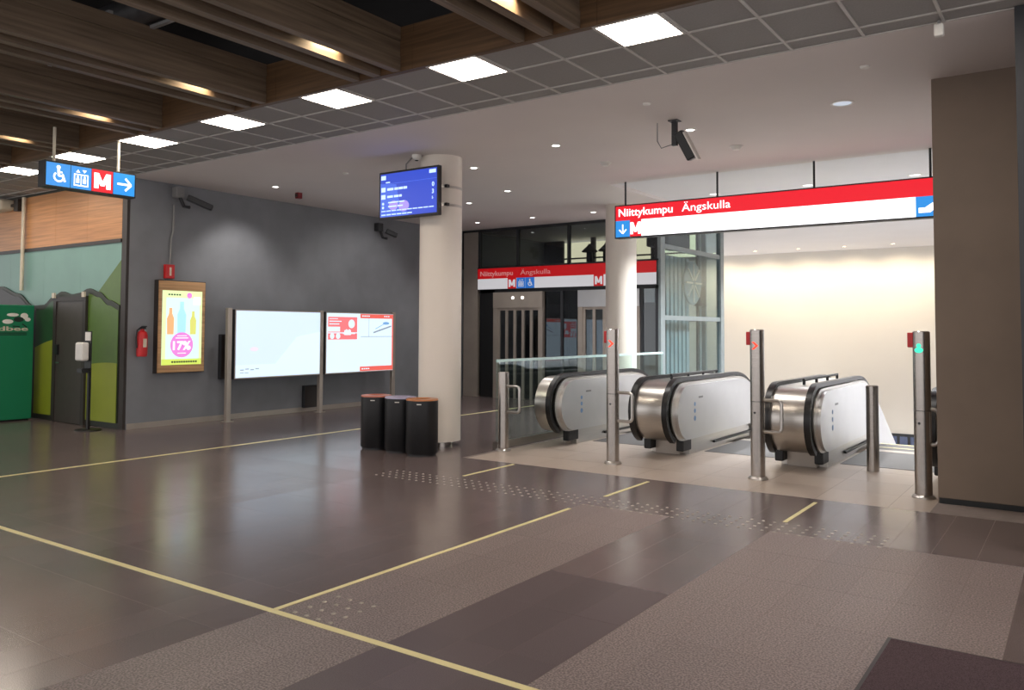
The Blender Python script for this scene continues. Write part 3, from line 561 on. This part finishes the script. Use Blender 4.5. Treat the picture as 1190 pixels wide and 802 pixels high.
B('back_panel', 'void_dark', room, (-16, -9.3, 20.0, 20.1, 0, 3.5), (-16, -12.2, 20.0, 20.1, 3.5, 4.2)); B('slab_edge', 'void_dark', room, (-12.8, -9.3, FAR_Y+.3, 20, 2.9, 3.1))
B('side_panel', 'void_white', room, (-9.3, -9.22, FAR_Y+.1, 20.0, 0, 3.0))
B('cream_glow_panel', 'lit_cream', room, (-12.25, -8.2, 20.12, 20.2, 3.5, 4.15))  # emissive sheet standing in for the lit cream surface behind the glass
for x in (-11.0, -10.5, -9.9, -9.2): B('post', 'black', room, (x-.06, x+.06, 19.6, 19.7, 3.1, 4.2))
B('rail', 'black', room, (-12.2, -8.3, 19.6, 19.64, 3.62, 3.66))
for x in (-10.75, -10.25):
    L('lamp_bell', 'black', room, [(.03, 3.95), (.06, 3.9), (.22, 3.75), (.2, 3.73)], (x, 19.0, 0), 16); T('stem', 'black', room, [(x, 19.0, 3.2), (x, 19.0, 3.8)], .09)
for k, (a, b, lab, hm) in enumerate(((-11.83, -10.40, 'steel framed lift door with vertical slats, far left', 'steel_lift'), (-9.44, -7.90, 'lilac-grey lift front partly behind the far column', 'steel_panel'))):
    t = thing('lift_door', lab, 'lift'); y = FAR_Y
    B('frame', 'steel_lift', t, (a, a+.12, y-.06, y+.05, 0, 2.18), (b-.12, b, y-.06, y+.05, 0, 2.18)); B('header', hm, t, (a, b, y-.07, y+.05, 2.18, 2.56))
    for i in range(5):
        x = a+.12+(b-a-.24)*i/5; w_ = (b-a-.24)/5
        B('door_pane', 'dark_glass', t, (x+.06, x+w_-.01, y-.01, y, .02, 2.12)); B('slat', 'steel_lift', t, (x-.01, x+.06, y-.04, y+.02, 0, 2.18))
    B('transom', 'steel_lift', t, (a+.12, b-.12, y-.045, y+.02, 2.12, 2.18)); B('car_wall', 'steel_lift' if k else 'charcoal', t, (a+.05, b-.05, y+1.2, y+1.25, 0, 2.3))
    if k == 0:
        for x in (-11.24, -10.96): L('indicator', 'lift_lamp', t, [(.035, -.012), (.035, 0)], (x, y-.072, 2.42), 16, 'y')
    base_at(t, ((a+b)/2, y, 0))
t = thing('lobby_sign', 'red and white sign above the far lift doors', 'sign'); y = FAR_Y-.07; xa, xb = -12.30, XR-.02; za, zm, zb = 2.645, 2.90, 3.155
B('housing', 'charcoal', t, (xa-.01, xb+.01, y, FAR_Y-.03, za-.012, zb+.012))
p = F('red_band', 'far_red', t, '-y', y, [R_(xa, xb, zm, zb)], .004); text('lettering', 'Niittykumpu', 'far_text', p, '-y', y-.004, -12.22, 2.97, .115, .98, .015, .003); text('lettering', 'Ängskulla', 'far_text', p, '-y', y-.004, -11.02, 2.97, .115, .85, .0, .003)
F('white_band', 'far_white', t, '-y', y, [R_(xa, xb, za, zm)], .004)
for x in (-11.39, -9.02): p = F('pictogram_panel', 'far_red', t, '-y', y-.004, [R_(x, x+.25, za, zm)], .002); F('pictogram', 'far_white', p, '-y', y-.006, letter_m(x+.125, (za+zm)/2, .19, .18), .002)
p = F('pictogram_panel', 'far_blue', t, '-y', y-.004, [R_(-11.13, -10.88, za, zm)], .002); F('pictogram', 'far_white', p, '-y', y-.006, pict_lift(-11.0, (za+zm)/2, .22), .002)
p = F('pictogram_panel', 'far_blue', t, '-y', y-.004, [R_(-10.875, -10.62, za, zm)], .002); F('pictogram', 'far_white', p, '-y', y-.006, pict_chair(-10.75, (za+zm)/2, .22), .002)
base_at(t, ((xa+xb)/2, y, za))
# glazed lift shaft right of the lobby
t = thing('lift_shaft', 'grey glazed lift shaft between lobby and cream wall', 'lift shaft'); XS = -7.45; sy0, sy1 = 16.2, 19.75
for y in (sy0, sy1): B('corner_post', 'shaft_grey' if 'shaft_grey' in MATS else (mat('shaft_grey', (132, 142, 144), .4, metal=.3) and 'shaft_grey'), t, (XS-.09, XS+.03, y, y+.22, -6.9, 4.2))
B('corner_post', 'shaft_grey', t, (XS-1.8, XS-1.7, sy1, sy1+.2, -6.9, 4.2))
for z in (3.49, 1.93, .3): B('ring_beam', 'shaft_grey', t, (XS-.07, XS+.01, sy0+.22, sy1, z-.05, z+.05), (XS-1.8, XS-.09, sy1+.03, sy1+.1, z-.05, z+.05))
zz = [-6.9, .3, 1.93, 3.49, 4.2]
for a, b in zip(zz, zz[1:]): B('glass_pane', 'tint_glass', t, (XS-.03, XS-.018, sy0+.22, sy1, a+.05, b-.05)); B('glass_pane', 'tint_glass', t, (XS-1.7, XS-.09, sy1+.06, sy1+.072, a+.05, b-.05))
mat('rib_grey', (138, 154, 160), .45)
for i in range(8): B('rib', 'rib_grey', t, (XS-.26, XS-.2, 16.55+.225*i, 16.70+.225*i, -6.9, 3.35))
B('guide_rail', 'shaft_grey', t, (XS-.3, XS-.2, 18.95, 19.05, -6.9, 4.2)); B('guide_rail', 'shaft_grey', t, (XS-.3, XS-.2, 19.3, 19.38, -6.9, 4.2))
B('drive_unit', 'charcoal', t, (XS-.8, XS-.25, 17.2, 18.5, 3.58, 3.98), bev=.04)
bm = bmesh.new(); lathe(bm, [(.50, -.03), (.52, -.015), (.52, .015), (.50, .03)], (0, 0, 0), 36, 'x'); o = obj('pulley_wheel', bm, 'rib_grey', t); o.location = (XS-.17, 18.4, 2.78)
for k in range(8): q = B('spoke', 'white_metal', t, (-.05, .05, -.02, .02, .08, .46)); q.location = (XS-.16, 18.4, 2.78); q.rotation_euler.x = k*PI/4
B('counterweight', 'charcoal', t, (XS-.3, XS-.15, 18.85, 19.2, 2.25, 2.7)); T('cable', 'charcoal', t, [(XS-.25, 18.9, -6), (XS-.25, 18.9, 4.1)], .03)
base_at(t, (XS-.9, 18, -6.9))
# glass balustrade left of the escalators
t = thing('glass_balustrade', 'clear glass balustrade left of the escalators', 'balustrade'); gx = -6.70
for a, b in ((9.22, 10.6), (10.6, 12.0), (12.0, 13.35), (13.35, 14.7)): B('glass_pane', 'clear_glass', t, (gx-.009, gx+.009, a+.006, b-.006, .05, 1.20)); B('top_edge', 'glass_edge', t, (gx-.0095, gx+.0095, a+.006, b-.006, 1.20, 1.238))  # opaque pale top band imitates the bright reflection along the glass
B('base_channel', 'steel_brushed', t, (gx-.04, gx+.04, 9.2, 14.72, 0, .1)); base_at(t, (gx, 11.9, 0))

# ================================================================== ESCALATORS
def outline(y_tip, r_top, z_top, z_bot, y_end):
    """side outline of a balustrade: rounded newel, level run, then the slope"""
    zc = (z_top+z_bot)/2; r = (z_top-z_bot)/2; yc = y_tip+r
    sl = math.tan(math.radians(30)); top = []
    y_c = 12.15; R = 1.5; n = 8
    for i in range(n+1):
        a = math.radians(30)*i/n; top.append((y_c+R*math.sin(a), z_top-R*(1-math.cos(a))))
    ye, ze = top[-1]; top.append((y_end, ze-(y_end-ye)*sl))
    bot = [(y_end, ze-(y_end-ye)*sl-(z_top-z_bot)*1.25), (12.7, z_bot), (yc+.25, z_bot)]
    new = [(yc+.12*math.cos(a)*0 + r*math.cos(a), zc + r*math.sin(a)) for a in [math.radians(270-180*i/16) for i in range(17)]]
    return top, bot, new
def pod(t, hl, hr, left_outer, right_outer):
    top, bot, new = outline(9.70, .4, .985, .20, 24.5)
    body = bot[::-1][:0] + new + top + bot
    cap_l, cap_r = (hl+.04 if hl else left_outer), hr-.04
    def ex(name, m, poly, a, b): bm = bmesh.new(); prism(bm, poly, lambda u, v: (a, u, v), lambda u, v: (b, u, v)); return obj(name, bm, m, t, True)
    ex('deck', 'steel_brushed', body, cap_l, cap_r)
    def inset(d): 
        tp, bt, nw = outline(9.70+d, .4, .985-d*.35, .20+d*.1, 24.5); return nw+tp+bt
    if hl: ex('shoulder', 'steel_brushed', inset(.05), left_outer+.04, hl-.035); ex('side_panel', 'steel_panel', inset(.16), left_outer, left_outer+.04)
    ex('shoulder', 'steel_brushed', inset(.05), hr+.035, right_outer-.04); ex('side_panel', 'steel_panel', inset(.16), right_outer-.04, right_outer)
    for h in ([hl] if hl else [])+[hr]:
        tp, bt, nw = outline(9.645, .4, 1.03, .16, 24.5); nw = nw[2:]
        ti, bi, ni = outline(9.70, .4, .98, .205, 24.5); ni = ni[2:]
        oc, ic = nw+tp, ni+ti
        bm = bmesh.new(); a = [[bm.verts.new((x, *p)) for p in c] for x, c in ((h-.04, ic), (h-.036, oc), (h+.036, oc), (h+.04, ic))]
        for i in range(len(oc)-1):
            for j in range(4): bm.faces.new((a[j][i], a[j][i+1], a[(j+1) % 4][i+1], a[(j+1) % 4][i]))
        bm.faces.new([q[0] for q in a]); bm.faces.new([q[-1] for q in a][::-1])
        obj('handrail', bm, 'black_rubber', t, True)
        B('handrail_inlet', 'black', t, (h-.052, h+.052, 10.14, 10.42, .06, .25), bev=.015)
    pl_, pr_ = (left_outer+.06, right_outer-.06)
    B('plinth', 'steel_brushed', t, (pl_, pr_, 10.38, 12.75, 0, .22)); B('plinth_front', 'steel_lift', t, (pl_+.1, pr_-.1, 10.28, 10.38, .0, .2))
    for x in (right_outer-.06,): B('skirt_brush', 'black', t, (x, x+.035, 11.2, 12.9, .07, .10))
    if hl:
        c = (hl+hr)/2
        T('antislide_rail', 'black', t, [(c, 10.4, 1.045), (c, 12.1, 1.045)], .016)
        for y in (10.42, 11.0, 11.55, 12.08): T('rail_stub', 'charcoal', t, [(c, y, .96), (c, y, 1.045)], .018)
    F('sticker', 'sticker_blue' if 'sticker_blue' in MATS else (mat('sticker_blue', (120, 156, 196), .5) and 'sticker_blue'), t, '+x', right_outer, [disc(10.42, .48, .035, 16), disc(10.42, .58, .03, 14), disc(10.42, .67, .028, 14)], .002)
    F('notice_print', 'grey_plastic', t, '+x', right_outer, [R_(10.55, 10.70, .74, .765)], .002)
    return t
def lane(t, x0, x1):
    B('landing_plate', 'plate_dark' if 'plate_dark' in MATS else (mat('plate_dark', (64, 60, 58), .5, metal=.1, var=.3, scale=60, stretch=(1, 12, 1)) and 'plate_dark'), t, (x0, x1, 10.75, 12.15, -.05, .004))
    B('comb_plate', 'steel_lift', t, (x0, x1, 12.15, 12.35, -.05, .006)); z = -.01; y = 12.35
    for i in range(14):
        if i > 1: z -= .23 if i > 2 else .12
        B('step', 'plate_dark', t, (x0+.02, x1-.02, y, y+.405, z-.30, z)); B('step_edge', 'strip_yellow', t, (x0+.02, x1-.02, y+.365, y+.404, z, z+.003)); y += .405
RH = [-6.13, -4.385, -2.62, -.87]; LH = [None, -4.85, -3.09, -1.335]
labs = ['leftmost escalator beside the glass balustrade', 'middle escalator between the two tall sensor bollards', 'rightmost escalator beside the cream wall and short bollard']
for k in range(3):
    t = thing('escalator', labs[k], 'escalator', 'escalators going down')
    pod(t, LH[k], RH[k], LH[k]-.1 if LH[k] else -6.38, RH[k]+.1)
    lane(t, RH[k]+.1, LH[k+1]-.1)
    if k == 2: pod(t, LH[3], RH[3], LH[3]-.1, RH[3]+.1)
    base_at(t, (RH[k]+.5, 11, 0))

# ================================================================== BOLLARDS
def bollard(x, y, h, r, label, arrow=None, rail=True, collar=True, reach=.19):
    t = thing('bollard', label, 'bollard', 'steel bollards at the escalators')
    L('post', 'steel', t, [(r, 0), (r, h-.01), (r-.012, h)], (x, y, 0), 28)
    if collar: L('collar', 'steel_brushed', t, [(r+.03, 0), (r+.03, .012), (r+.012, .03), (r+.002, .035)], (x, y, 0), 28)
    if h > 1.3: L('joint_ring', 'charcoal', t, [(r+.0015, .86), (r+.0015, .866)], (x, y, 0), 28); 
    if arrow:
        an = math.atan2(-y, -x) - .30; px, py = x+math.cos(an)*r*.985, y+math.sin(an)*r*.985
        bm = bmesh.new()
        if arrow == 'red':
            for s_ in ([(-.035, .042), (-.012, .042), (.038, 0), (-.012, -.042), (-.035, -.042), (.008, 0)],): prism(bm, s_, lambda u, v: (u, 0, v), lambda u, v: (u, -.008, v))
        else:
            prism(bm, disc(0, .025, .022, 14), lambda u, v: (u, 0, v), lambda u, v: (u, -.008, v)); prism(bm, disc(0, -.02, .04, 16, .028), lambda u, v: (u, 0, v), lambda u, v: (u, -.008, v))
        o = obj('indicator_light', bm, 'led_red' if arrow == 'red' else 'led_green', t); o.location = (px, py, 1.485); o.rotation_euler.z = an+PI/2
        B('emergency_box', 'red_paint', t, (x-r-.05, x-r+.02, y+.0, y+.07, 1.49, 1.64), bev=.008)
        L('screw', 'charcoal', t, [(.012, -.004), (.012, .003)], (x+math.cos(an-.1)*r, y+math.sin(an-.1)*r, .74), 10, 'y')
    if rail:
        xr = x+r+reach
        pts = [(x+r-.01, y, .88)]+[(xr-.05+a, y, .83+b) for a, b in arc((0, 0), .05, PI/2, 0, 6)]+[(xr-.05+a, y, .58+b) for a, b in arc((0, 0), .05, 0, -PI/2, 6)]+[(x+r-.01, y, .53)]
        T('guard_rail', 'steel_brushed', t, pts, .02)
    base_at(t, (x, y, 0))
bollard(-6.54, 9.17, 1.075, .075, 'short steel bollard with guard rail at the glass balustrade', rail=True)
bollard(-4.82, 9.10, 1.67, .078, 'tall steel bollard with red arrow before the middle escalator', 'red')
bollard(-3.01, 9.12, 1.668, .078, 'tall steel bollard with red arrow before the rightmost escalator', 'red')
bollard(-1.335, 9.075, 1.655, .08, 'tall steel bollard with green light beside the brown wall', 'green', reach=.062)
bollard(-2.075, 10.45, 1.01, .07, 'plain short steel post in front of the rightmost escalator', rail=False, collar=False)

# ---- floor mat
t = thing('entrance_mat', 'dark carpet mat in the bottom right corner', 'mat'); B('pile', 'mat_fibre', t, (-.875, 2.2, 2.6, 4.80, .004, .014)); B('edging', 'black_rubber', t, (-.895, 2.22, 2.58, 2.6, 0, .010), (-.895, 2.22, 4.80, 4.82, 0, .010), (-.895, -.875, 2.6, 4.8, 0, .010), (2.2, 2.22, 2.6, 4.8, 0, .010), (-.875, 2.2, 2.6, 4.8, .0, .004)); base_at(t, (.66, 3.7, 0))

# ================================================================== CEILING FITTINGS
def downlight(x, y, label, z=CEIL, r=.055, m='down_light', e=SPOT_DOWN, ang=110, col=(1, .95, .9), trim='white_plastic', target=None, grp='recessed downlights'):
    t = thing('downlight', label, 'downlight', grp)
    bm = bmesh.new()
    rings = [[bm.verts.new((x+rr*math.cos(2*PI*i/24), y+rr*math.sin(2*PI*i/24), zz_)) for i in range(24)] for rr, zz_ in ((r+.025, z), (r+.022, z-.008), (r, z-.008), (r-.006, z-.001))]
    for a, b in zip(rings, rings[1:]):
        for i in range(24): bm.faces.new((a[i], a[(i+1) % 24], b[(i+1) % 24], b[i]))
    obj('trim_ring', bm, trim, t, True); L('lens', m, t, [(r-.007, z-.004), (r-.007, z-.001)], (x, y, 0), 20)
    base_at(t, (x, y, z))
    if e: spot('downlight_spot', (x, y, z-.03), target or (x, y, 0), e, ang, col, .7, r, t)
downlight(-2.11, 9.31, 'large round downlight with blue-grey rim near the brown wall', r=.10, m='down_dim')
downlight(-3.95, 9.50, 'lit downlight beside the hanging ceiling camera')
downlight(-5.79, 9.31, 'lit downlight in the ceiling between screen and ceiling camera')
downlight(-7.64, 9.9, 'lit downlight next to the white column with screen')
downlight(-11.56, 9.3, 'lit downlight near the grey wall camera', e=110, ang=85, target=(XL, 9.5, 1.9))
downlight(-8.42, 11.9, 'lit downlight in ceiling behind the screen column')
downlight(-9.86, 12.63, 'dark recessed downlight behind the screen column', e=140, ang=75, target=(XL, 12.4, 1.9))
for x, s in ((-11.5, 'leftmost'), (-9.97, 'middle'), (-8.43, 'rightmost')): downlight(x, 15.05, '%s of three small downlights above the far lobby sign' % s)
def detector(x, y, label, r=.06, h=.035):
    t = thing('smoke_detector', label, 'detector'); L('base', 'white_plastic', t, [(r, CEIL-.012), (r, CEIL)], (x, y, 0), 24); L('dome', 'white_plastic', t, [(r*.55, CEIL-h), (r*.85, CEIL-.018), (r*.9, CEIL-.012)], (x, y, 0), 24); base_at(t, (x, y, CEIL-h))
detector(-3.88, 8.12, 'small round ceiling detector left of the ceiling camera', .045, .02); detector(-1.635, 8.12, 'small round ceiling detector nearest the tiled band', .045, .02)
detector(-3.79, 10.7, 'round ceiling detector just before the long lit sign', .085, .05); detector(-5.77, 10.68, 'round ceiling detector left of the long lit sign', .085, .05)
detector(-9.6, 9.1, 'small round ceiling detector left of the screen', .045, .02)
# hanging ceiling camera
t = thing('ceiling_camera', 'black camera hanging from ceiling above the long lit sign', 'camera'); x, y = -3.93, 8.98
B('drop_bracket', 'charcoal', t, (x-.03, x+.03, y-.02, y+.03, CEIL-.3, CEIL)); B('ceiling_plate', 'charcoal', t, (x-.06, x+.06, y-.06, y+.06, CEIL-.012, CEIL))
bm = bmesh.new(); box(bm, -.055, .055, -.06, .06, -.26, .10, bev=.015); o = obj('body', bm, 'black', t); o.location = (x+.10, y+.0, CEIL-.24); o.rotation_euler = (math.radians(12), math.radians(-24), 0)
bm = bmesh.new(); box(bm, .055, .07, -.065, .065, -.30, .06); q = obj('hood', bm, 'white_metal', t); q.location = o.location; q.rotation_euler = o.rotation_euler
bm = bmesh.new(); lathe(bm, [(.04, -.268), (.04, -.258)], (0, 0, 0), 16); q = obj('lens', bm, 'grey_plastic', t); q.location = o.location; q.rotation_euler = o.rotation_euler
T('cable', 'grey_plastic', t, [(x-.22, y, CEIL), (x-.22, y, CEIL-.22), (x-.17, y, CEIL-.31), (x-.02, y, CEIL-.28)], .006); base_at(t, (x+.03, y, CEIL-.3))
t = thing('ceiling_sensor', 'small white sensor box at the edge of the tiled band', 'sensor'); B('body', 'white_plastic', t, (-.935, -.865, 7.21, 7.28, CEIL-.13, CEIL-.03), bev=.012); B('neck', 'grey_plastic', t, (-.91, -.89, 7.235, 7.255, CEIL-.03, CEIL)); base_at(t, (-.9, 7.245, CEIL-.13))
# unseen lamps added to brighten the escalators, and wall washers on the cream wall
k = 0
for x in (-5.6, -3.9, -2.2):
    for y in (14.6, 17.2, 20.0):
        k += 1; downlight(x, y, 'added round lamp %s row of the ceiling above the escalators, %s' % ({14.6: 'in the nearest', 17.2: 'in the middle', 20.0: 'in the farthest'}[y], {-5.6: 'left', -3.9: 'centre', -2.2: 'right'}[x]), z=4.2, r=.09, m='void_light', e=SPOT_VOID, ang=120, col=(.94, .97, 1), grp='added lamps above the escalators')
for i in range(6):
    x = -9.9+1.35*i; downlight(x, 25.8, '%s wall washer lamp in the row above the cream wall' % ('leftmost', 'second from left', 'third from left', 'third from right', 'second from right', 'rightmost')[i], z=4.2, r=.06, m='down_warm', e=SPOT_WASH, ang=125, col=(1, .84, .62), target=(x, 26.8, 2.0), grp='wall washers of the cream wall')
